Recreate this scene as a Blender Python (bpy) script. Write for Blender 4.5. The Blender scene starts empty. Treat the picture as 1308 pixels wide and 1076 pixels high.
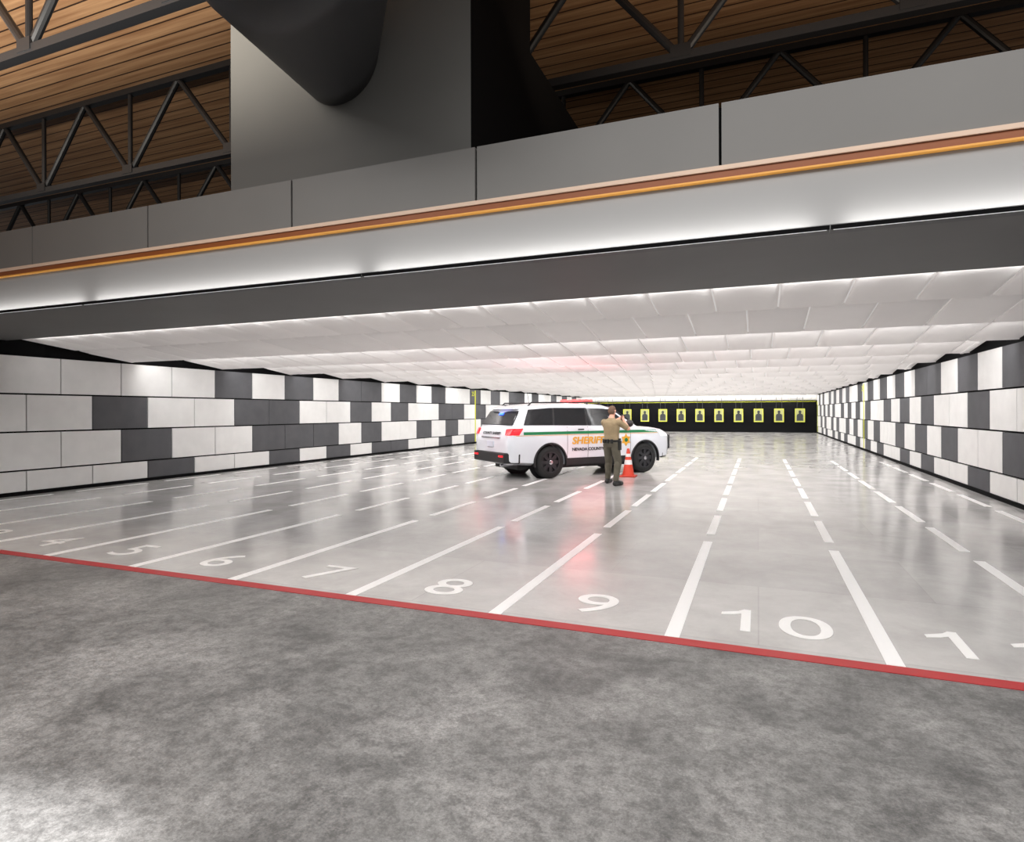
import bpy, bmesh, math, random
from mathutils import Vector, Matrix
random.seed(4)
sc=bpy.context.scene; col=sc.collection
try: sc.view_settings.view_transform='Standard'
except Exception: pass

# ---------------------------------------------------------------- helpers
def S(r,g,b):
    f=lambda c:(c/12.92 if c<=.04045 else ((c+.055)/1.055)**2.4)
    return (f(r/255),f(g/255),f(b/255))
def pm(name,c,rough=.5,metal=0,var=0,scale=6,bump=0,emit=None,estr=0,coat=0,spec=.5,trans=0):
    m=bpy.data.materials.new(name); m.use_nodes=True
    nt=m.node_tree; b=nt.nodes['Principled BSDF']
    b.inputs['Base Color'].default_value=(*c,1); b.inputs['Roughness'].default_value=rough
    b.inputs['Metallic'].default_value=metal
    b.inputs['Specular IOR Level'].default_value=spec
    if coat: b.inputs['Coat Weight'].default_value=coat; b.inputs['Coat Roughness'].default_value=.08
    if emit: b.inputs['Emission Color'].default_value=(*emit,1); b.inputs['Emission Strength'].default_value=estr
    if var or bump:
        tc=nt.nodes.new('ShaderNodeTexCoord'); n=nt.nodes.new('ShaderNodeTexNoise')
        n.inputs['Scale'].default_value=scale; n.inputs['Detail'].default_value=6
        nt.links.new(tc.outputs['Object'],n.inputs['Vector'])
        if var:
            r=nt.nodes.new('ShaderNodeValToRGB')
            r.color_ramp.elements[0].position=.3; r.color_ramp.elements[1].position=.7
            r.color_ramp.elements[0].color=(*[x*(1-var) for x in c],1)
            r.color_ramp.elements[1].color=(*[min(1,x*(1+var)) for x in c],1)
            nt.links.new(n.outputs['Fac'],r.inputs['Fac']); nt.links.new(r.outputs['Color'],b.inputs['Base Color'])
        if bump:
            bp=nt.nodes.new('ShaderNodeBump'); bp.inputs['Strength'].default_value=bump; bp.inputs['Distance'].default_value=.02
            nt.links.new(n.outputs['Fac'],bp.inputs['Height']); nt.links.new(bp.outputs['Normal'],b.inputs['Normal'])
    return m
class MB:
    def __init__(s): s.v=[]; s.f=[]; s.m=[]
    def quad(s,pts,mi=0):
        i=len(s.v); s.v+= [tuple(p) for p in pts]; s.f.append(tuple(range(i,i+len(pts)))); s.m.append(mi)
    def box(s,a,b,mi=0,M=None):
        x0,y0,z0=a; x1,y1,z1=b
        c=[(x0,y0,z0),(x1,y0,z0),(x1,y1,z0),(x0,y1,z0),(x0,y0,z1),(x1,y0,z1),(x1,y1,z1),(x0,y1,z1)]
        s.hexa(c,mi,M)
    def hexa(s,c,mi=0,M=None):
        if M is not None: c=[tuple(M@Vector(p)) for p in c]
        i=len(s.v); s.v+=[tuple(p) for p in c]
        for f in ((0,3,2,1),(4,5,6,7),(0,1,5,4),(1,2,6,5),(2,3,7,6),(3,0,4,7)):
            s.f.append(tuple(i+k for k in f)); s.m.append(mi)
    def rings(s,rings,mi=0,cap=True,closed=True):
        i=len(s.v); n=len(rings[0])
        for r in rings: s.v+=[tuple(p) for p in r]
        for a in range(len(rings)-1):
            for k in range(n if closed else n-1):
                k2=(k+1)%n
                s.f.append((i+a*n+k,i+a*n+k2,i+(a+1)*n+k2,i+(a+1)*n+k)); s.m.append(mi)
        if cap:
            s.f.append(tuple(i+k for k in range(n))[::-1]); s.m.append(mi)
            e=i+(len(rings)-1)*n
            s.f.append(tuple(e+k for k in range(n))); s.m.append(mi)
    def tube(s,p,q,r,r2=None,n=10,mi=0):
        p=Vector(p);q=Vector(q); r2=r if r2 is None else r2
        d=(q-p).normalized(); a=d.orthogonal().normalized(); b=d.cross(a)
        R=lambda c,rr:[c+(a*math.cos(2*math.pi*k/n)+b*math.sin(2*math.pi*k/n))*rr for k in range(n)]
        s.rings([R(p,r),R(q,r2)],mi)
    def capsule(s,p,q,r,r2,n=14):
        p=Vector(p);q=Vector(q); d=(q-p).normalized(); a=d.orthogonal().normalized(); b=d.cross(a)
        rg=[]
        def R(c,rr): return [c+(a*math.cos(2*math.pi*k/n)+b*math.sin(2*math.pi*k/n))*rr for k in range(n)]
        for t in (-85,-60,-35,-12): rg.append(R(p+d*(r*math.sin(math.radians(t))),r*math.cos(math.radians(t))))
        for t in (12,35,60,85): rg.append(R(q+d*(r2*math.sin(math.radians(t))),r2*math.cos(math.radians(t))))
        s.rings(rg)
    def ell(s,c,r,n=16):
        rg=[]
        for j in range(1,12):
            t=math.pi*j/12-math.pi/2
            rg.append([(c[0]+r[0]*math.cos(t)*math.cos(2*math.pi*k/n),c[1]+r[1]*math.cos(t)*math.sin(2*math.pi*k/n),c[2]+r[2]*math.sin(t)) for k in range(n)])
        s.rings(rg)
    def obj(s,name,mats,parent=None,loc=(0,0,0),rot=(0,0,0),smooth=None,bevel=0,struct=False,fixn=True):
        me=bpy.data.meshes.new(name); me.from_pydata(s.v,[],s.f)
        if not isinstance(mats,(list,tuple)): mats=[mats]
        for m in mats: me.materials.append(m)
        for p,mi in zip(me.polygons,s.m): p.material_index=mi
        if fixn:
            bm=bmesh.new(); bm.from_mesh(me); bmesh.ops.recalc_face_normals(bm,faces=bm.faces); bm.to_mesh(me); bm.free()
        if smooth is not None:
            me.shade_smooth(); me.set_sharp_from_angle(angle=math.radians(smooth))
        o=bpy.data.objects.new(name,me); col.objects.link(o)
        o.location=loc; o.rotation_euler=rot
        if parent: o.parent=parent
        if bevel:
            b=o.modifiers.new('b','BEVEL'); b.width=bevel; b.segments=2; b.limit_method='ANGLE'
        if struct: o['kind']='structure'
        return o
def empty(name,loc,rotz=0):
    o=bpy.data.objects.new(name,None); o.empty_display_size=.2; col.objects.link(o); o.location=loc; o.rotation_euler=(0,0,rotz); return o
def top(o,label,cat,group=None):
    o['label']=label; o['category']=cat
    if group: o['group']=group
    return o
def lathe(prof,n=32,cap=True):
    b=MB(); b.rings([[(r*math.cos(2*math.pi*k/n),y,r*math.sin(2*math.pi*k/n)) for k in range(n)] for r,y in prof],cap=cap); return b
def lathez(prof,n=32):
    b=MB(); b.rings([[(r*math.cos(2*math.pi*k/n),r*math.sin(2*math.pi*k/n),z) for k in range(n)] for r,z in prof]); return b
def evalmesh(o):
    dg=bpy.context.evaluated_depsgraph_get(); dg.update()
    return bpy.data.meshes.new_from_object(o.evaluated_get(dg))
def text(name,s,size,mat,parent=None,loc=(0,0,0),rot=(0,0,0),sx=1,ext=.002,bold=0,shear=0):
    cu=bpy.data.curves.new('t','FONT'); cu.body=s; cu.size=size; cu.extrude=ext; cu.offset=bold; cu.align_x='CENTER'; cu.shear=shear
    t=bpy.data.objects.new('t',cu); col.objects.link(t)
    me=evalmesh(t); bpy.data.objects.remove(t)
    for v in me.vertices: v.co.x*=sx
    me.materials.clear(); me.materials.append(mat); me.name=name
    o=bpy.data.objects.new(name,me); col.objects.link(o); o.location=loc; o.rotation_euler=rot
    if parent:o.parent=parent
    return o
def area(loc,target,sx,sy,power,color=(1,1,1)):
    l=bpy.data.lights.new('area_light','AREA'); l.shape='RECTANGLE'; l.size=sx; l.size_y=sy; l.energy=power; l.color=color
    o=bpy.data.objects.new('area_light',l); col.objects.link(o); o.location=loc
    d=(Vector(target)-Vector(loc)).normalized()
    z=-d; x=Vector((1,0,0)); x=(x-z*x.dot(z)).normalized(); y=z.cross(x)
    o.matrix_world=Matrix.Translation(Vector(loc))@Matrix((x,y,z)).transposed().to_4x4()
    return o

# ---------------------------------------------------------------- camera
th=math.atan(314/785); dl=.00307
F=Vector((-math.sin(th),math.cos(th),0)); r=Vector((math.cos(th)*math.cos(dl),math.sin(th)*math.cos(dl),-math.sin(dl)))
u=r.cross(F)
cam=bpy.data.cameras.new('camera'); cam.sensor_width=36; cam.lens=36*785/1308; cam.shift_y=-12/1308; cam.clip_end=300
co=bpy.data.objects.new('camera',cam); col.objects.link(co)
co.matrix_world=Matrix.Translation((0,0,1.7))@Matrix((r,u,-F)).transposed().to_4x4()
sc.camera=co

# ---------------------------------------------------------------- materials
M_white=pm('acoustic_white',S(218,217,215),.85,var=.04,scale=3,bump=.1)
M_dark=pm('acoustic_charcoal',S(82,82,85),.85,var=.08,scale=3,bump=.1)
M_black=pm('matte_black',S(14,14,15),.9,spec=.1)
M_ceil=pm('ceiling_tile_white_glow',S(242,238,236),.8,var=.015,scale=2,emit=(1,.985,.98),estr=.06)  # faint emission added to plain tiles as fill light for the ceiling
M_ceil2=pm('ceiling_tile_offwhite_glow',S(237,233,231),.8,var=.015,scale=2,emit=(1,.985,.98),estr=.055)  # same added fill glow, slightly weaker
M_ceilb=pm('ceiling_grid_white_glow',S(250,248,246),.6,emit=(1,1,1),estr=.2)  # backing glows so the tile seams read bright; no lamp behind it
M_fascia=pm('fascia_grey',S(114,112,109),.55,var=.03,scale=1.5)
M_fascial=pm('fascia_light_grey',S(148,147,146),.5)
M_soffit=pm('soffit_grey',S(92,92,92),.6,var=.06,scale=1)
M_house=pm('housing_grey',S(106,105,102),.8,var=.03,scale=1,spec=.2)
M_duct=pm('duct_dark',S(40,40,42),.5)
M_steel=pm('truss_steel',S(30,31,34),.45,metal=.2)
M_cop=pm('copper_reveal',S(136,72,26),.5)
M_pale=pm('pale_edge',S(212,184,162),.5)
M_gold=pm('gold_edge',S(225,160,70),.5)
M_led=pm('led_lens',(1,1,1),.4,emit=(1,1,1),estr=3)
M_paint=pm('white_floor_paint',S(252,251,250),.3,var=.01,scale=8)
M_num=pm('number_floor_paint',S(250,249,247),.35,var=.01,scale=8)
M_red=pm('red_floor_paint',S(176,34,38),.4,var=.06,scale=6)
M_lime=pm('lime_marker',S(176,178,40),.6,emit=S(205,208,34),estr=.2)

def floor_mat():
    m=bpy.data.materials.new('polished_concrete'); m.use_nodes=True; nt=m.node_tree; N=nt.nodes.new; L=nt.links.new
    b=nt.nodes['Principled BSDF']; tc=N('ShaderNodeTexCoord')
    def noise(sc_,det,rg=.55,dist=0):
        n=N('ShaderNodeTexNoise'); n.inputs['Scale'].default_value=sc_; n.inputs['Detail'].default_value=det; n.inputs['Roughness'].default_value=rg; n.inputs['Distortion'].default_value=dist
        L(tc.outputs['Object'],n.inputs['Vector']); return n.outputs['Fac']
    def ramp(src,p0,c0,p1,c1):
        r=N('ShaderNodeValToRGB'); e=r.color_ramp.elements; e[0].position=p0;e[1].position=p1
        e[0].color=(*c0,1);e[1].color=(*c1,1); L(src,r.inputs['Fac']); return r.outputs['Color']
    def mixc(f,a,b_,mode='MIX'):
        x=N('ShaderNodeMix'); x.data_type='RGBA'; x.blend_type=mode
        if isinstance(f,(int,float)): x.inputs[0].default_value=f
        else: L(f,x.inputs[0])
        for s,i in ((a,6),(b_,7)):
            if isinstance(s,tuple): x.inputs[i].default_value=(*s,1)
            else: L(s,x.inputs[i])
        return x.outputs[2]
    n0=noise(1.1,10,.7,.4); n1=noise(1.2,9,.66,.3); n2=noise(11,14,.9); n3=noise(70,6,.85)
    front=ramp(n0,.36,S(108,108,107),.62,S(168,167,165))
    front=mixc(.85,front,ramp(n2,.44,(.42,.42,.42),.55,(1,1,1)),'MULTIPLY')
    front=mixc(.6,front,ramp(n3,.42,(.48,.48,.48),.58,(1,1,1)),'MULTIPLY')
    rng=ramp(n1,.3,S(180,178,176),.7,S(208,206,204))
    rng=mixc(.25,rng,ramp(n2,.35,(.75,.75,.75),.6,(1,1,1)),'MULTIPLY')
    br=N('ShaderNodeTexBrick'); br.offset=.5; br.inputs['Scale'].default_value=1; br.inputs['Brick Width'].default_value=2.9; br.inputs['Row Height'].default_value=1.6
    br.inputs['Mortar Size'].default_value=.006; br.inputs['Color1'].default_value=(1,1,1,1); br.inputs['Color2'].default_value=(.84,.84,.84,1); br.inputs['Mortar'].default_value=(.8,.8,.8,1)
    L(tc.outputs['Object'],br.inputs['Vector'])
    rng=mixc(.8,rng,br.outputs['Color'],'MULTIPLY')
    sp=N('ShaderNodeSeparateXYZ'); L(tc.outputs['Object'],sp.inputs[0])
    gt=N('ShaderNodeMath'); gt.operation='GREATER_THAN'; gt.inputs[1].default_value=4.68; L(sp.outputs['Y'],gt.inputs[0])
    L(mixc(gt.outputs[0],front,rng),b.inputs['Base Color'])
    rr=ramp(n2,.3,(.4,)*3,.7,(.58,)*3); rg=ramp(n1,.3,(.11,)*3,.7,(.22,)*3)
    L(mixc(gt.outputs[0],rr,rg),b.inputs['Roughness'])
    b.inputs['Specular IOR Level'].default_value=.65
    return m
fl=MB(); fl.box((-34,-7,-.2),(16,52.8,0)); fl.obj('floor',floor_mat(),struct=True)

def wood_mat():
    m=bpy.data.materials.new('timber_deck'); m.use_nodes=True; nt=m.node_tree; N=nt.nodes.new; L=nt.links.new
    b=nt.nodes['Principled BSDF']; tc=N('ShaderNodeTexCoord'); sp=N('ShaderNodeSeparateXYZ'); L(tc.outputs['Object'],sp.inputs[0])
    def ma(op,a,b_):
        x=N('ShaderNodeMath'); x.operation=op
        for s,i in ((a,0),(b_,1)):
            if s is None: continue
            if isinstance(s,(int,float)): x.inputs[i].default_value=s
            else: L(s,x.inputs[i])
        return x.outputs[0]
    y=ma('MULTIPLY',sp.outputs['Y'],1/.3); fr=ma('FRACT',y,None); fy=ma('FLOOR',y,None)
    cb=N('ShaderNodeCombineXYZ'); L(ma('MULTIPLY',sp.outputs['X'],.35),cb.inputs[0]); L(ma('MULTIPLY',fy,3.7),cb.inputs[1]); L(ma('MULTIPLY',sp.outputs['Y'],9),cb.inputs[2])
    n=N('ShaderNodeTexNoise'); n.inputs['Scale'].default_value=1.5; n.inputs['Detail'].default_value=5; L(cb.outputs[0],n.inputs['Vector'])
    r=N('ShaderNodeValToRGB'); r.color_ramp.elements[0].position=.3; r.color_ramp.elements[1].position=.7
    r.color_ramp.elements[0].color=(*S(154,112,78),1); r.color_ramp.elements[1].color=(*S(200,158,118),1); L(n.outputs['Fac'],r.inputs['Fac'])
    lt=ma('LESS_THAN',fr,.1)
    x=N('ShaderNodeMix'); x.data_type='RGBA'; L(lt,x.inputs[0]); L(r.outputs['Color'],x.inputs[6]); x.inputs[7].default_value=(*S(50,30,18),1)
    L(x.outputs[2],b.inputs['Base Color']); b.inputs['Roughness'].default_value=.6
    return m
dk=MB(); dk.box((-34,-7,8.62),(16,22,8.8)); dk.obj('ceiling_wood',wood_mat(),struct=True)
wb=MB(); wb.box((-34,22,4.3),(16,22.2,8.8)); wb.obj('wall_back',M_black,struct=True)

# ---------------------------------------------------------------- range shell
XL,XR,YF=-14.14,4.22,52.4
rows=[(.08,.49),(.525,1.29),(1.325,2.08),(2.115,2.88)]
def wall(name,xw,sgn,starts,pats,y0=5.75):
    b=MB()
    b.box((xw-.2 if sgn>0 else xw+.05,y0,0),(xw-.05 if sgn>0 else xw+.2,YF,4.3),2)
    for ri,(z0,z1) in enumerate(rows):
        y=starts[ri]; p=pats[ri]; k=0
        while y<YF-.05:
            ya=max(y,y0); yb=min(y+1.37,YF)
            if yb-ya>.1:
                c=p[k] if k<len(p) else random.choice('WWD')
                xa,xb=(xw-.05,xw) if sgn>0 else (xw,xw+.05)
                b.box((xa,ya+.012,z0),(xb,yb-.012,z1),0 if c=='W' else 1)
            y+=1.37;k+=1
    return b.obj(name,[M_white,M_dark,M_black],struct=True)
wall('wall_left',XL,1,[5.385,6.07,5.385,6.07],
 ['WWWWDWWDWDWDDWWDWDWWDWDDWDWDWWDW',
  'WWWDWWDDDWDWWDWDWWDDWDWWDWDWDWWD',
  'WWWDWWDDWWDWDWWDDWDWWDWDWDWDWWDW',
  'WWWWWDWDWDDWDWDWWDWDWDDWDWWDWDWD'])
wall('wall_right',XR,-1,[6.45,5.78,6.45,5.78],
 ['WDWDWWDWWDWDWWDWDWDWWDWDWDWWDWDW',
  'DWDWDDWWDWDWDWWDWDWDWDWWDWDWWDWD',
  'WDWDWWDWWDWDWDWWDWDWDWDWWDWDWDWD',
  'WDDWDDWDWDDWDWDWDWDWWDWDWDWDWWDW'])
b=MB(); b.box((XL-.2,YF,0),(XR+.2,YF+.2,4.3)); b.obj('wall_far',M_black,struct=True)
for nm,xa,xb in (('baseboard_left',XL-.05,XL+.03),('baseboard_right',XR-.03,XR+.05)):
    b=MB(); b.box((xa,5.76,0),(xb,YF-.01,.075)); b.obj(nm,M_black,struct=True)
b=MB(); b.box((XL-.2,5.95,4.3),(XR+.2,YF+.2,4.4)); b.obj('ceiling_slab',M_black,struct=True)
b=MB(); Y0=7.82; P=2.7; ZT,ZB=3.26,2.93
nb=17
rnd=random.Random(7)
for k in range(nb):
    ya=Y0+P*k; yb=min(ya+P,YF)
    zt=ZT; zb=ZB if k<nb-1 else 2.5
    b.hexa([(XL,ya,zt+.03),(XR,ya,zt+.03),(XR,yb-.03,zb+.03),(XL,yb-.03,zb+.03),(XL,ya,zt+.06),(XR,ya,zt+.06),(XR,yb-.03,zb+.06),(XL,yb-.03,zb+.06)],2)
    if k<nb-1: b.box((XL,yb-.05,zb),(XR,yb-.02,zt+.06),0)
    for j in range(2):
        for c in range(-1,24):
            x0=XL+.8*c+(.4 if (j+k)%2 else 0); x1=x0+.8
            x0=max(x0,XL); x1=min(x1,XR)
            if x1-x0<.05: continue
            u0=j*.5; u1=u0+.5
            ya_=ya+(yb-.03-ya)*u0+.008; yb_=ya+(yb-.03-ya)*u1-.008
            g=.01; ZF=lambda y: zt+(zb-zt)*(y-ya)/(yb-.03-ya)
            rg=[]
            for ins,dz in ((0,.029),(0,.012),(.04,-.012),(.14,-.036),(.28,-.048)):
                ins=min(ins,(x1-x0)*.4)
                xa_,xb_=x0+g+ins,x1-g-ins; y1_,y2_=ya_+ins,yb_-ins
                rg.append([(xa_,y1_,ZF(y1_)+dz),(xb_,y1_,ZF(y1_)+dz),(xb_,y2_,ZF(y2_)+dz),(xa_,y2_,ZF(y2_)+dz)])
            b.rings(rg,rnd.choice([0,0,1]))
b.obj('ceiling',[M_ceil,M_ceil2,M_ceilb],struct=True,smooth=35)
b=MB(); b.box((-30,5.70,3.18),(14,7.8,3.24))
b.obj('ceiling_soffit',M_soffit,struct=True)
FX0,FX1=-30,14
b=MB()
xs=[]
k=-13
while -.30+2.36*k<FX1: xs.append(-.30+2.36*k); k+=1
for i in range(len(xs)-1): b.box((xs[i]+.012,5.68,3.84),(xs[i+1]-.012,5.78,4.40),0)
b.box((xs[0],5.72,3.84),(xs[-1],5.9,4.38),1)
b.obj('trim_1',[M_fascia,M_black],struct=True)
b=MB(); b.box((FX0,5.64,3.80),(FX1,5.9,3.838)); b.obj('trim_2',M_pale,struct=True)
b=MB(); b.box((FX0,5.66,3.735),(FX1,5.9,3.798)); b.obj('trim_3',M_cop,struct=True)
b=MB(); b.box((FX0,5.65,3.718),(FX1,5.9,3.733)); b.obj('trim_4',M_gold,struct=True)
b=MB(); b.box((FX0,5.70,3.242),(FX1,5.9,3.716)); b.obj('trim_5',M_fascial,struct=True)
b=MB(); b.box((-30,5.75,0),(XL-.2,5.95,3.18)); b.obj('wall_front_left',M_dark,struct=True)
b=MB(); b.box((XR+.2,5.75,0),(14,5.95,3.18)); b.obj('wall_front_right',M_dark,struct=True)

seg=4.54
M_led2=pm('led_lower_lens',(.9,.9,.9),.4,emit=(1,1,1),estr=.5)
M_chan=pm('channel_grey',S(60,60,62),.5)
for k in range(-3,3):
    xa=.55+seg*k+.004; xb=xa+seg-.008
    root=empty('led_strip_light',(xa,5.6,3.172)); top(root,'long black linear LED light under the grey fascia','light fixture','linear lights along the fascia')
    c=MB(); Lg=xb-xa
    c.box((0,-.012,0),(Lg,-.002,.034)); c.obj('channel_lip',M_black,root)
    c=MB(); c.box((0,-.002,0),(Lg,.14,.012)); c.obj('channel_tray',M_chan,root)
    c=MB(); c.box((0.02,.002,.012),(Lg-.02,.03,.026)); c.obj('lens',M_led,root)
    c=MB(); c.box((0.02,.0,-.003),(Lg-.02,.008,0.0)); c.obj('lower_lens',M_led2,root)
    area(((xa+xb)/2,5.605,3.208),((xa+xb)/2,5.70,3.34),Lg-.25,.02,7.5,(1,.99,.975))

# ---------------------------------------------------------------- housing, duct
b=MB()
b.box((-6.26,5.98,4.41),(-2.86,7.83,8.6)); b.box((-6.26,7.83,4.41),(-2.86,10.4,6.57))
b.box((-2.86,5.985,4.41),(-2.85,7.83,8.6),1); b.box((-2.86,7.83,4.41),(-2.85,10.4,6.57),1)
top(b.obj('duct_housing',[M_house,M_black]),'large square grey duct housing standing behind the fascia','duct housing')
b=MB(); n=56
key=[((-4.56,5.97,5.86),.54,0),((-4.03,4.95,5.92),.85,0),((-3.50,3.93,5.98),1.16,0),((-3.35,3.5,6.35),1.2,30),((-3.3,3.2,7.2),1.2,62),((-3.3,3.1,8.6),1.2,88)]
rg=[]
for i in range(len(key)-1):
    (c0,r0,t0),(c1,r1,t1)=key[i],key[i+1]; m_=6
    for j in range(m_ + (1 if i==len(key)-2 else 0)):
        t=j/m_; c=[c0[q]+(c1[q]-c0[q])*t for q in range(3)]; rr=r0+(r1-r0)*t; a=math.radians(t0+(t1-t0)*t)
        rg.append([(c[0]+rr*math.cos(2*math.pi*q/n),c[1]+rr*math.sin(2*math.pi*q/n)*math.sin(a),c[2]+rr*math.sin(2*math.pi*q/n)*math.cos(a)) for q in range(n)])
b.rings(rg); top(b.obj('ventilation_duct',M_duct,smooth=60),'dark round ventilation duct tapering into the grey housing','duct')

# ---------------------------------------------------------------- trusses
def truss(Y,z0=6.72,z1=8.42,off=0):
    root=empty('roof_truss',(0,Y,z0)); top(root,'dark steel roof truss under the timber deck','roof truss','steel roof trusses')
    X0=-1.0+off-2.8*11; X1=-1.0+off+2.8*5; h=z1-z0
    t=MB(); t.box((X0,-.07,h-.06),(X1,.07,h+.06)); t.obj('top_chord',M_steel,root)
    t=MB(); t.box((X0,-.07,-.06),(X1,.07,.06)); t.obj('bottom_chord',M_steel,root)
    t=MB(); x=X0
    while x<X1-.1:
        t.tube((x,0,0),(x,0,h),.045); t.tube((x,0,0),(x+1.4,0,h),.06); t.tube((x+1.4,0,h),(x+2.8,0,0),.06)
        t.box((x-.14,-.08,-.02),(x+.14,.08,.16)); x+=2.8
    t.obj('web_bracing',M_steel,root)
for Y in (5.45,9.0,12.5,16.0): truss(Y)

# ---------------------------------------------------------------- floor markings
b=MB(); b.box((-30,4.60,0),(14,4.73,.004)); top(b.obj('firing_line',M_red),'straight red painted firing line across the concrete','floor marking')
LX=[-.606+1.455*k for k in range(-9,4)]
for x in LX:
    b=MB(); w=.055
    b.box((x-w,4.74,0),(x+w,8.36,.004)); y=8.86
    while y<22: b.box((x-w,y,0),(x+w,y+1.65,.004)); y+=2.14
    top(b.obj('lane_line',M_paint),'white painted lane line, solid then dashed','floor marking','shooting lane lines')
def one(x0,parent=None,loc=(0,0,0),name='lane_number'):
    b=MB(); pts=[(x0+.155,0),(x0+.23,0),(x0+.23,.55),(x0+.175,.55),(x0+.13,.49),(x0+.0,.42),(x0+.0,.355),(x0+.1,.39),(x0+.155,.43)]
    b.rings([[(x,y,.001) for x,y in pts],[(x,y,.004) for x,y in pts]]); return b.obj(name,M_num,parent,loc)
for i in range(12):
    n_=i+1; xc=LX[i]+.7275; lab='white painted lane number %d on the floor'%n_
    if n_==1: o=one(-.12,None,(xc,5.06,0))
    elif n_<10: o=text('lane_number',str(n_),.76,M_num,loc=(xc,5.06,.003),sx=1.15,ext=.0015)
    else:
        o=empty('lane_number',(xc,5.06,0)); one(-.41,o,name='digit')
        if n_==11: one(.12,o,name='digit')
        else: text('digit',str(n_)[1],.76,M_num,o,(.22,0,.003),sx=1.15,ext=.0015)
    top(o,lab,'floor number','painted lane numbers')

# ---------------------------------------------------------------- wall markers & targets
for Y,hs in ((30,'25'),(52.0,'50')):
    for sgn,xw in ((1,XL),(-1,XR)):
        root=empty('distance_marker',(xw+sgn*.012,Y,.09)); top(root,'thin lime-green vertical distance strip on the tiled wall','marker','lime distance markers')
        b=MB(); b.box((-.01,-.04,0),(.01,.04,2.75 if Y<40 else 2.35)); b.obj('strip',M_lime,root)
        text('numerals',hs,.34,M_lime,root,(sgn*.012,-.3*sgn,2.45 if Y<40 else 2.1),(math.pi/2,0,sgn*math.pi/2))
b=MB(); b.box((XL+.1,YF-.06,2.40),(XR-.1,YF,2.425)); b.obj('marker_strip',M_lime,struct=True)  # lime marker strip along the top of the far wall
M_paper=pm('target_paper',S(150,150,96),.8)
M_sil=pm('target_silhouette',S(42,44,46),.8)
M_rod=pm('rod_dark',S(40,40,42),.5)
for i in range(12):
    xc=LX[i]+.7275-.07
    root=empty('shooting_target',(xc,51.3,.84)); top(root,'paper silhouette target in a lime-green frame against black backstop','target','paper targets at the backstop')
    b=MB(); b.box((-.30,-.01,.05),(.30,.01,.97)); b.obj('paper_sheet',M_paper,root)
    b=MB()
    pts=[(-.22,.1),(.22,.1),(.22,.50),(.17,.60),(.07,.64),(.07,.68),(.1,.74),(.09,.84),(.04,.88),(-.04,.88),(-.09,.84),(-.1,.74),(-.07,.68),(-.07,.64),(-.17,.60),(-.22,.50)]
    b.rings([[(x,-.013,z) for x,z in pts],[(x,-.0101,z) for x,z in pts]]); b.obj('silhouette',M_sil,root)
    b=MB()
    for x0,x1,z0,z1 in ((-.34,-.30,.0,1.02),(.30,.34,.0,1.02),(-.30,.30,.97,1.02),(-.30,.30,0,.05)): b.box((x0,-.02,z0),(x1,.02,z1))
    b.obj('frame',M_lime,root)
    b=MB(); b.tube((-.2,0,1.02),(-.2,0,1.95),.012); b.tube((.2,0,1.02),(.2,0,1.95),.012); b.obj('hanger',M_rod,root)

# ---------------------------------------------------------------- traffic cone
M_or=pm('cone_orange',S(200,60,34),.5); M_refl=pm('cone_band',S(210,210,210),.35); M_base=pm('cone_base',S(176,50,32),.6)
root=empty('traffic_cone',(-3.13,15.95,0)); top(root,'orange traffic cone with two white bands beside the car','traffic cone')
b=MB(); b.box((-.2,-.2,0),(.2,.2,.04)); b.obj('base',M_base,root,bevel=.015)
b=lathez([(.155,.03),(.15,.06),(.035,.71),(.03,.73),(.02,.735)]); b.obj('body',M_or,root,smooth=40)
for za,zb in ((.32,.44),(.52,.60)):
    rr=lambda z:.15-(z-.06)*.115/.65+.004
    b=lathez([(rr(za),za),(rr(zb),zb)]); b.obj('reflective_band',M_refl,root,smooth=40)

# ---------------------------------------------------------------- sheriff SUV
M_car=pm('car_white',S(210,212,218),.2,coat=.9)
M_glass=pm('car_glass',S(18,21,25),.08,spec=.5)
M_plas=pm('car_black_plastic',S(26,26,28),.5)
M_tyre=pm('tyre',S(22,22,22),.8)
M_rimd=pm('rim_dark',S(20,20,22),.5)
M_rim=pm('rim_steel',S(52,52,55),.4,metal=.4)
M_chr=pm('chrome',S(190,190,195),.15,metal=1)
M_green=pm('stripe_green',S(16,112,66),.35)
M_goldp=pm('gold_letters',S(214,156,44),.4)
M_blk=pm('black_letters',S(30,32,34),.4)
M_tail=pm('tail_red',S(190,24,30),.2,emit=S(255,40,50),estr=1.2)
M_redl=pm('beacon_red',S(255,60,60),.2,emit=S(255,60,60),estr=4)
M_blue=pm('beacon_blue',S(40,90,255),.2,emit=S(40,80,255),estr=5)
M_head=pm('headlamp',S(225,228,232),.1,emit=(1,1,1),estr=.3)
car=empty('police_car',(-4.64,16.57,.006),math.radians(51)); top(car,'white sheriff SUV with green stripe, gold lettering and red beacons','car')
ST=[(-2.74,.80,.46,.88,0,0,0),(-2.72,.89,.43,1.06,0,0,0),(-2.65,.95,.38,1.24,0,0,0),(-2.58,.975,.37,1.31,0,0,0),(-2.33,.99,.36,1.33,1,.76,1.75),(-2.1,1.0,.34,1.33,1,.79,1.84),
    (-1.5,1.0,.33,1.32,1,.82,1.885),(-.6,1.0,.32,1.31,1,.82,1.905),(.2,1.0,.32,1.30,1,.81,1.87),(.5,1.0,.32,1.29,1,.79,1.81),
    (1.38,1.0,.33,1.26,0,0,0),(1.9,.99,.34,1.23,0,0,0),(2.2,.975,.36,1.19,0,0,0),(2.4,.93,.38,1.12,0,0,0),(2.50,.87,.42,1.02,0,0,0),(2.54,.80,.48,.90,0,0,0)]
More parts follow.
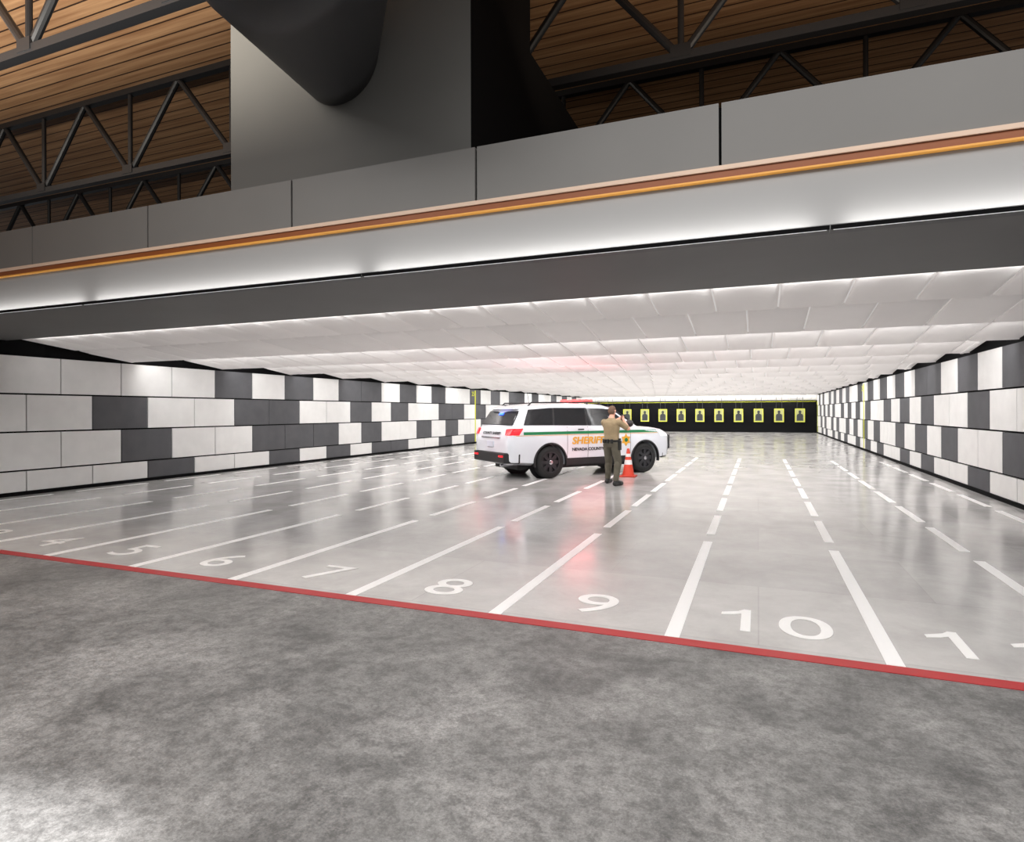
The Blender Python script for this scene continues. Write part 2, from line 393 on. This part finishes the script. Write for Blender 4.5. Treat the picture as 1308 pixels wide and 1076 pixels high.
def half(st):
    x,w,zb,bt,kd,wr,zr=st
    p=[(0,zb),(.80*w,zb),(.97*w,zb+.07),(w,.5*(zb+bt)),(w*.99,bt-.08)]
    if kd: p+=[(w*.965,bt),(wr+.02,zr-.07),(wr*.92,zr-.01),(wr*.5,zr+.02),(0,zr+.03)]
    else: p+=[(w*.96,bt-.03),(w*.88,bt+.0),(w*.75,bt+.02),(w*.4,bt+.035),(0,bt+.04)]
    return p
HS=[half(s) for s in ST]; SX=[s[0] for s in ST]
def hx(x):
    for i in range(len(SX)-1):
        if SX[i]<=x<=SX[i+1]:
            t=(x-SX[i])/(SX[i+1]-SX[i]); return [(a[0]+(c[0]-a[0])*t,a[1]+(c[1]-a[1])*t) for a,c in zip(HS[i],HS[i+1])]
    return HS[0] if x<SX[0] else HS[-1]
def yat(x,z):
    p=hx(x)
    for a,c in zip(p[2:8],p[3:9]):
        if a[1]<=z<=c[1]: return a[0]+(c[0]-a[0])*(z-a[1])/(c[1]-a[1]+1e-9)
    return p[2][0] if z<p[2][1] else p[7][0]
b=MB(); rg=[]
xs2=[]
for i in range(len(SX)-1):
    k=max(1,int((SX[i+1]-SX[i])/.25)); xs2+=[SX[i]+(SX[i+1]-SX[i])*j/k for j in range(k)]
xs2.append(SX[-1])
for x in xs2:
    h=hx(x); rg.append([(x,y,z) for y,z in h]+[(x,-y,z) for y,z in h[-2:0:-1]])
b.rings(rg)
body=b.obj('body',M_car,car)
WX=(-1.55,1.55)
cut=MB()
for wx in WX:
    for s in (-1,1):
        n=36; cut.rings([[(wx+.48*math.cos(2*math.pi*k/n),s*yy,.41+.48*math.sin(2*math.pi*k/n)) for k in range(n)] for yy in (.66,1.2)])
cu=cut.obj('cutter',M_plas,car)
md=body.modifiers.new('x','BOOLEAN'); md.object=cu; md.operation='DIFFERENCE'; md.solver='EXACT'
bpy.context.view_layer.update()
me=evalmesh(body); body.modifiers.clear(); body.data=me; bpy.data.objects.remove(cu)
me.materials.clear(); me.materials.append(M_car)
for p in me.polygons: p.material_index=0
me.shade_smooth(); me.set_sharp_from_angle(angle=math.radians(30))
def panel(name,mat,xb0,xb1,xt0,xt1,zb,zt,side,off=.008,n=14,m=4,parent=car):
    b=MB(); g=[]
    for j in range(m+1):
        v=j/m; row=[]
        for i in range(n+1):
            t=i/n; x=(xb0+(xb1-xb0)*t)*(1-v)+(xt0+(xt1-xt0)*t)*v
            z0=zb(x) if callable(zb) else zb; z1=zt(x) if callable(zt) else zt
            z=z0+(z1-z0)*v; row.append((x,side*(yat(x,z)+off),z))
        g.append(row)
    for j in range(m):
        for i in range(n): b.quad([g[j][i],g[j][i+1],g[j+1][i+1],g[j+1][i]])
    o=b.obj(name,mat,parent); bm=bmesh.new(); bm.from_mesh(o.data); bmesh.ops.remove_doubles(bm,verts=bm.verts,dist=1e-4)
    bmesh.ops.recalc_face_normals(bm,faces=bm.faces); bm.to_mesh(o.data); bm.free(); o.data.shade_smooth()
    return o
belt=lambda x:1.35-.014*(x+2)
rooff=lambda x: 1.785-.07*max(0,-1.5-x)
for s in (-1,1):
    panel('side_window',M_glass,-2.32,-1.47,-2.12,-1.42,belt,rooff,s)
    panel('side_window',M_glass,-1.42,-.42,-1.37,-.42,belt,rooff,s)
    panel('side_window',M_glass,-.37,1.12,-.37,.44,belt,lambda x:1.775-.06*max(0,x),s)
    panel('window_pillar',M_plas,-1.475,-1.415,-1.425,-1.365,belt,rooff,s,off=.005,n=2)
    panel('window_pillar',M_plas,-.425,-.365,-.425,-.365,belt,rooff,s,off=.005,n=2)
    panel('stripe',M_green,-2.34,2.0,-2.34,1.95,1.115,1.185,s,off=.006,n=40,m=1)
    panel('gold_stripe',M_goldp,-2.55,2.02,-2.55,2.02,1.09,1.102,s,off=.006,n=40,m=1)
    panel('sill',M_plas,-1.06,1.06,-1.06,1.06,.33,.50,s,off=.012,n=10,m=2)
    for xx in (-1.05,-.40,1.02):
        panel('door_seam',M_blk,xx,xx+.012,xx,xx+.012,.50,1.30,s,off=.002,n=1,m=8)
    for xx in (-.62,.32):
        b=MB(); b.box((xx-.09,s*1.0-.02,1.215),(xx+.09,s*1.0+.03,1.245)); b.obj('door_handle',M_plas,car,bevel=.01)
    for wx in WX:
        b=MB(); n=24; rgs=[]
        for k in range(n+1):
            a=math.radians(-12+204*k/n); ca,sa=math.cos(a),math.sin(a)
            rgs.append([(wx+rr*ca,s*yy,.41+rr*sa) for rr,yy in ((.465,.93),(.465,1.012),(.50,1.010),(.50,.93))])
        b.rings(rgs); b.obj('wheel_arch',M_plas,car,smooth=40)
        b=MB(); n=30; b.rings([[(wx+.47*math.cos(2*math.pi*k/n),s*yy,.41+.47*math.sin(2*math.pi*k/n)) for k in range(n)] for yy in (.665,.68)]); b.obj('wheel_well',M_plas,car)
    panel('tail_lamp',M_tail,-2.62,-2.46,-2.58,-2.34,1.11,1.28,s,off=.010,n=6,m=3)
    b=MB(); b.hexa([(-2.75,s*.76,1.11),(-2.70,s*.94,1.11),(-2.60,s*.965,1.11),(-2.55,s*.76,1.11),(-2.70,s*.74,1.26),(-2.62,s*.955,1.28),(-2.55,s*.965,1.28),(-2.55,s*.74,1.26)]); b.obj('tail_lamp',M_tail,car,bevel=.012)
    panel('headlamp',M_head,2.12,2.45,2.04,2.36,lambda x:1.0-.03*(x-2.1),lambda x:1.12-.14*(x-2.05),s,off=.012,n=8,m=3)
    b=MB(); b.hexa([(2.57,s*.52,.90),(2.50,s*.84,.93),(2.4,s*.86,.93),(2.4,s*.52,.90),(2.52,s*.52,1.01),(2.47,s*.86,1.03),(2.38,s*.88,1.04),(2.38,s*.52,1.04)]); b.obj('headlamp',M_head,car,bevel=.012)
    b=MB(); b.ell((.88,s*1.12,1.37),(.09,.13,.10)); b.tube((.92,s*.93,1.31),(.9,s*1.08,1.34),.03); b.obj('wing_mirror',M_plas,car,smooth=60)
    b=MB(); b.tube((-1.95,s*.70,1.92),(.15,s*.70,1.935),.018); b.tube((-1.95,s*.70,1.92),(-2.05,s*.70,1.83),.018); b.tube((.15,s*.70,1.935),(.28,s*.70,1.84),.018); b.obj('roof_rail',M_plas,car,smooth=60)
    rz=0 if s<0 else math.pi
    text('lettering','SHERIFF',.25,M_goldp,car,(-.40,s*1.010,.86),(math.pi/2,0,rz),sx=1.18,bold=.008,shear=.15)
    text('county_lettering','NEVADA COUNTY',.11,M_blk,car,(-.40,s*1.008,.68),(math.pi/2,0,rz),sx=1.1,bold=.003)
    b=MB(); pts=[]
    for k in range(12):
        a=math.pi*k/6+math.pi/2; rr=.17 if k%2==0 else .105; pts.append((.86+rr*math.cos(a),.92+rr*math.sin(a)))
    b.rings([[(x,s*1.0,z) for x,z in pts],[(x,s*1.010,z) for x,z in pts]]); b.obj('star_badge',M_goldp,car)
    b=MB(); n=20; b.rings([[(.86+.055*math.cos(2*math.pi*k/n),s*yy,.92+.055*math.sin(2*math.pi*k/n)) for k in range(n)] for yy in (1.010,1.016)]); b.obj('badge_seal',M_green,car)
def rearq(z): return -2.62+(z-1.28)*(.33/.50)
def rp(z,y,o): return (rearq(z)-o,y,z)
b=MB(); b.hexa([rp(1.36,-.83,.03),rp(1.36,.83,.03),rp(1.36,.83,-.03),rp(1.36,-.83,-.03),rp(1.71,-.74,.03),rp(1.71,.74,.03),rp(1.71,.74,-.03),rp(1.71,-.74,-.03)]); b.obj('rear_window',M_glass,car,bevel=.01)
wz=lambda x:1.30+(1.38-x)/.88*.54
b=MB(); b.hexa([(1.32,-.84,wz(1.32)+.012),(1.32,.84,wz(1.32)+.012),(1.30,.84,wz(1.30)-.02),(1.30,-.84,wz(1.30)-.02),(.56,-.70,wz(.56)+.03),(.56,.70,wz(.56)+.03),(.56,.70,wz(.56)-.0),(.56,-.70,wz(.56)-.0)]); b.obj('windshield',M_glass,car,bevel=.01)
b=MB(); b.hexa([(-2.46,-.68,1.755),(-2.46,.68,1.755),(-2.2,.74,1.76),(-2.2,-.74,1.76),(-2.44,-.68,1.78),(-2.44,.68,1.78),(-2.08,.75,1.86),(-2.08,-.75,1.86)]); b.obj('spoiler',M_car,car,bevel=.01)
b=MB(); b.hexa([(-2.82,-.84,.42),(-2.82,.84,.42),(-2.42,.965,.40),(-2.42,-.965,.40),(-2.81,-.86,.68),(-2.81,.86,.68),(-2.42,.985,.66),(-2.42,-.985,.66)]); b.obj('rear_bumper',M_plas,car,bevel=.03)
b=MB(); b.box((-2.76,-.5,1.02),(-2.66,.5,1.06)); b.obj('hatch_trim',M_chr,car,bevel=.01)
b=MB(); b.box((-2.77,-.17,.80),(-2.73,.17,.95)); b.obj('licence_plate',pm('plate',S(190,196,206),.4),car,bevel=.005)
text('rear_lettering','COUNTY SHERIFF',.10,M_blk,car,(-2.73,.0,1.12),(math.radians(70),0,-math.pi/2),sx=1.2,bold=.003)
for s in (-1,1):
    b=MB(); b.box((-2.835,s*.68-.1,.57),(-2.80,s*.68+.1,.61)); b.obj('reflector',M_tail,car)
b=MB(); b.tube((-2.78,-.6,.36),(-2.45,-.6,.38),.04); b.obj('exhaust',M_chr,car)
b=MB(); b.box((2.42,-.5,.66),(2.56,.5,.93)); b.obj('grille',M_plas,car,bevel=.02)
b=MB(); b.hexa([(2.58,-.72,.38),(2.58,.72,.38),(2.2,.96,.38),(2.2,-.96,.38),(2.58,-.74,.58),(2.58,.74,.58),(2.2,.97,.56),(2.2,-.97,.56)]); b.obj('front_bumper',M_plas,car,bevel=.04)
b=MB()
for s in (-1,1):
    b.tube((2.68,s*.35,.46),(2.68,s*.35,1.12),.035); b.tube((2.68,s*.35,1.06),(2.56,s*.84,1.0),.025); b.tube((2.68,s*.35,.6),(2.56,s*.84,.65),.025); b.tube((2.56,s*.84,1.0),(2.56,s*.84,.65),.025); b.tube((2.4,s*.35,.5),(2.68,s*.35,.5),.03)
for z in (.65,.86,1.08): b.tube((2.68,-.35,z),(2.68,.35,z),.03)
b.obj('push_bumper',M_plas,car,smooth=50)
b=MB(); b.box((-.22,-.6,1.945),(.06,.6,1.965)); b.tube((-.08,-.5,1.88),(-.08,-.5,1.95),.03); b.tube((-.08,.5,1.88),(-.08,.5,1.95),.03); b.obj('light_bar_base',M_plas,car)
for k in range(6):
    y0=-.6+.2*k; b=MB(); b.box((-.22,y0+.01,1.965),(.06,y0+.19,2.02)); b.obj('beacon_lens',M_redl,car,bevel=.015)
b=MB(); b.hexa([rp(1.61,-.1,.055),rp(1.61,.1,.055),rp(1.61,.1,.03),rp(1.61,-.1,.03),rp(1.66,-.1,.055),rp(1.66,.1,.055),rp(1.66,.1,.03),rp(1.66,-.1,.03)]); b.obj('rear_beacon',M_blue,car)
b=MB(); b.tube((-1.6,0,1.9),(-1.65,0,2.2),.006); b.obj('antenna',M_plas,car)
for wx in WX:
    for s in (-1,1):
        w=empty('wheel',(wx,s*.87,.41)); w.parent=car
        b=lathe([(.26,-.115),(.33,-.125),(.375,-.115),(.405,-.08),(.41,0),(.405,.08),(.375,.115),(.33,.125),(.27,.115),(.265,0),(.26,-.115)],40,cap=False); b.obj('tyre',M_tyre,w,smooth=50)
        b=lathe([(.262,-s*.10),(.268,s*.118),(.262,s*.12),(.25,s*.05),(.02,s*.05)],32); b.obj('rim_barrel',M_rimd,w,smooth=35)
        b=lathe([(.10,s*.055),(.095,s*.10),(.03,s*.105)],20)
        for k in range(8):
            a=2*math.pi*k/8; R=Matrix.Rotation(a,4,'Y'); b.box((.08,min(s*.056,s*.105),-.042),(.262,max(s*.056,s*.105),.042),0,R)
        rr_=lathe([(.24,s*.09),(.245,s*.122),(.272,s*.122),(.274,s*.09)],32,cap=False)
        i0=len(b.v); b.v+=rr_.v; b.f+=[tuple(i0+q for q in f) for f in rr_.f]; b.m+=rr_.m
        b.obj('rim_spokes',M_rim,w,smooth=35)
        b=lathe([(.06,s*.10),(.055,s*.13),(.03,s*.138)],20); b.obj('hub_cap',M_chr,w,smooth=40)
b=MB(); b.box((-2.3,-.62,.22),(2.2,.62,.36)); b.obj('underbody',M_plas,car,bevel=.03)

# ---------------------------------------------------------------- person
M_skin=pm('skin',S(205,150,128),.55); M_shirt=pm('shirt_tan',S(138,120,92),.85,var=.08,scale=14)
M_trou=pm('trousers_olive',S(84,79,67),.9,var=.1,scale=12); M_boot=pm('boots',S(22,21,20),.5); M_hair=pm('hair',S(92,66,50),.7)
PL=(-3.13,14.0,.012); PR=math.radians(-20)
per=empty('person',PL,PR); top(per,'person in tan shirt and olive trousers aiming a pistol, standing mid-step','person')
bones=[]
b=MB()
def sec(z,rx,ry,cy,n=24): return [(rx*math.cos(2*math.pi*k/n),cy+ry*math.sin(2*math.pi*k/n),z) for k in range(n)]
b.rings([sec(*q) for q in ((.84,.10,.07,0),(.88,.175,.125,-.005),(.95,.188,.135,-.012),(1.03,.178,.125,0),(1.14,.172,.12,.0),(1.25,.185,.13,0),(1.36,.20,.135,.0),(1.43,.195,.12,-.005),(1.48,.14,.09,-.005),(1.52,.076,.07,0),(1.60,.06,.063,.02))])
bones+=[('torso',(0,0,1.06),(0,0,1.47),.15),('pelvis',(0,0,.88),(0,0,1.0),.15),('head',(0,.03,1.58),(0,.03,1.75),.08)]
b.ell((0,.025,1.70),(.078,.1,.112)); b.ell((0,.065,1.635),(.056,.062,.052)); b.ell((0,.132,1.675),(.013,.022,.022)); b.ell((0,.12,1.635),(.026,.012,.009))
for s in (-1,1):
    b.ell((s*.079,.02,1.68),(.011,.026,.032)); b.ell((s*.032,.112,1.715),(.024,.016,.007)); b.ell((s*.032,.108,1.695),(.014,.014,.012))
    b.ell((s*.09,-.03,1.40),(.09,.09,.1))
    sh=(s*.20,0,1.43); el=(s*.32,.19,1.29) if s>0 else (s*.29,.23,1.29); wr=(s*.075,.38,1.50)
    b.capsule(sh,el,.068,.05); b.capsule(el,wr,.05,.03); bones.append(('uarm',sh,el,.06)); bones.append(('farm',el,wr,.038))
    pk=(s*.042,.435,1.53); b.capsule(wr,pk,.027,.026); bones.append(('hand',pk,(0,.5,1.535),.02))
    for q in range(4):
        z=1.557-.021*q; o=(.004 if s<0 else 0); L=[.0,.004,.002,-.006][q]
        a=(s*(.043),.45,z); c=(s*(.032+o),.492+L+o,z-.002); d=(-s*.006,.505+o+L*.5,z-.003)
        b.capsule(a,c,.0105,.0095,8); b.capsule(c,d,.0095,.008,8)
    b.capsule((s*.04,.42,1.55),(s*.022,.455,1.58),.013,.011,8); b.capsule((s*.022,.455,1.58),(s*.02,.485,1.583),.011,.009,8)
    hp=(s*.098,-.005,.90)
    if s<0: kn=(-.16,.13,.50); an=(-.20,.14,.10); to=(-.23,.31,.05)
    else: kn=(.16,.02,.50); an=(.20,-.15,.10); to=(.25,.01,.05)
    b.capsule(hp,kn,.102,.070); b.capsule(kn,an,.070,.05)
    mid=Vector(kn).lerp(Vector(an),.3)+Vector((0,-.012,0)); b.ell(tuple(mid),(.066,.068,.16))
    he=(an[0],an[1]-.03,.052); b.capsule(an,he,.045,.048); b.capsule(he,to,.048,.042); b.capsule(an,(to[0],to[1]-.06,.06),.045,.042)
    bones+=[('thigh',hp,kn,.09),('shin',kn,an,.058),('foot',he,to,.045)]
bo=b.obj('body',M_skin,per)
rm=bo.modifiers.new('r','REMESH'); rm.mode='VOXEL'; rm.voxel_size=.0065
sm=bo.modifiers.new('s','SMOOTH'); sm.factor=.5; sm.iterations=4
me=evalmesh(bo); bo.modifiers.clear(); bo.data=me; me.materials.clear(); me.materials.append(M_skin); me.shade_smooth()
bz=[(t,Vector(p),Vector(q)-Vector(p),(Vector(q)-Vector(p)).length_squared,rr) for t,p,q,rr in bones]
def tag(c):
    best=None
    for t,p,d,l2,rr in bz:
        k=max(0,min(1,(c-p).dot(d)/l2)); dd=(c-p-d*k).length-rr
        if best is None or dd<best[0]: best=(dd,t,k)
    return best[1],best[2]
groups={'shirt':[], 'trousers':[], 'boot':[], 'boot.001':[], 'hair':[]}
for p in me.polygons:
    c=p.center; t,k=tag(c)
    if c.z>1.53 and t in('head','torso'):
        if c.z>1.60 and (c.z>1.752 or (c.y<.0 and c.z>1.63) or (c.y<.045 and c.z>1.715)): groups['hair'].append(p.index)
        continue
    if t=='torso' and c.z>1.0 or (t=='uarm' and k<.88) : groups['shirt'].append(p.index)
    elif t in('pelvis','thigh') or (t=='torso') or (t=='shin' and c.z>.12): groups['trousers'].append(p.index)
    elif t in('foot','shin'): groups['boot' if c.x<0 else 'boot.001'].append(p.index)
vn=[v.normal.copy() for v in me.vertices]
for nm,offs,mt in (('shirt',.012,M_shirt),('trousers',.014,M_trou),('boot',.008,M_boot),('boot.001',.008,M_boot),('hair',.009,M_hair)):
    mp={}; vv=[]; ff=[]
    for i in groups[nm]:
        f=[]
        for vi in me.polygons[i].vertices:
            if vi not in mp:
                mp[vi]=len(vv); vv.append(tuple(me.vertices[vi].co+vn[vi]*offs))
            f.append(mp[vi])
        ff.append(f)
    m2=bpy.data.meshes.new(nm); m2.from_pydata(vv,[],ff); m2.materials.append(mt); m2.shade_smooth()
    o=bpy.data.objects.new(nm,m2); col.objects.link(o); o.parent=per
b=MB(); n=32
b.rings([[((.196+q)*math.cos(2*math.pi*k/n),-.005+(.143+q)*math.sin(2*math.pi*k/n),z) for k in range(n)] for q,z in ((0,.985),(.012,.99),(.012,1.03),(0,1.035))]); b.obj('belt',M_boot,per,smooth=40)
b=MB(); b.box((.19,-.05,.80),(.24,.05,1.02)); b.box((.195,-.03,1.02),(.235,.035,1.07)); b.obj('holster',M_boot,per,bevel=.012)
for xx,yy in ((-.1,-.155),(.0,-.165),(.1,-.155),(-.21,0)):
    b=MB(); b.box((xx-.03,yy-.02,.96),(xx+.03,yy+.02,1.05)); b.obj('belt_pouch',M_boot,per,bevel=.008)
for s in (-1,1):
    b=MB(); b.ell((s*.032,.117,1.695),(.009,.007,.006)); b.obj('eye',M_blk,per,smooth=60)
pi=empty('pistol',(PL[0],PL[1],.047),PR); top(pi,'small black pistol held up in both hands','pistol')
b=MB(); b.box((-.013,.43,1.545),(.013,.62,1.578)); b.obj('slide',M_blk,pi,bevel=.003)
b=MB(); b.hexa([(-.013,.45,1.44),(.013,.45,1.44),(.013,.49,1.44),(-.013,.49,1.44),(-.013,.465,1.546),(.013,.465,1.546),(.013,.51,1.546),(-.013,.51,1.546)]); b.obj('grip',M_plas,pi,bevel=.004)
b=MB(); b.box((-.004,.51,1.515),(.004,.55,1.519)); b.box((-.004,.547,1.519),(.004,.551,1.546)); b.obj('trigger_guard',M_plas,pi)

# ---------------------------------------------------------------- lights
for k in range(nb):
    y=Y0+P*k
    if k==0: area((-4.95,y+.02,3.215),(-4.95,y+1,3.0),17,.06,85,(1,.995,.99))
    else: area((-4.95,y+.02,3.02),(-4.95,y+1,2.74),17.6,.14,235,(1,.995,.99))
area((-3.0,1.0,6.4),(-3.0,1.8,0),9,3,620,(1,.99,.98))
area((4.5,1.5,6.4),(4.0,2.2,0),6,3,350,(1,.99,.98))
area((-12,4.2,6.2),(-12,6,8.6),14,.5,680,(1,.93,.82))
area((4,7.5,6.0),(4,9,8.6),12,.5,160,(1,.82,.64))
l=bpy.data.lights.new('spot_lamp','SPOT'); l.energy=3300; l.spot_size=math.radians(30); l.spot_blend=.6; l.shadow_soft_size=.1
o=bpy.data.objects.new('spot_lamp',l); col.objects.link(o); o.location=(-2.85,.55,5.5)
def cl(x,y,z):
    a=math.radians(51); return (-4.61+x*math.cos(a)-y*math.sin(a),16.59+x*math.sin(a)+y*math.cos(a),z)
for p,e,ss in ((cl(-.08,0,2.3),26,.5),(cl(-3.2,0,1.0),3,.5),(cl(-.8,-1.6,.6),7,.5)):
    l=bpy.data.lights.new('beacon_glow','POINT'); l.energy=e; l.color=(1,.24,.26); l.shadow_soft_size=ss
    o=bpy.data.objects.new('beacon_glow',l); col.objects.link(o); o.location=p
w=bpy.data.worlds.new('world'); sc.world=w; w.use_nodes=True
w.node_tree.nodes['Background'].inputs[0].default_value=(.94,.96,1,1); w.node_tree.nodes['Background'].inputs[1].default_value=.18
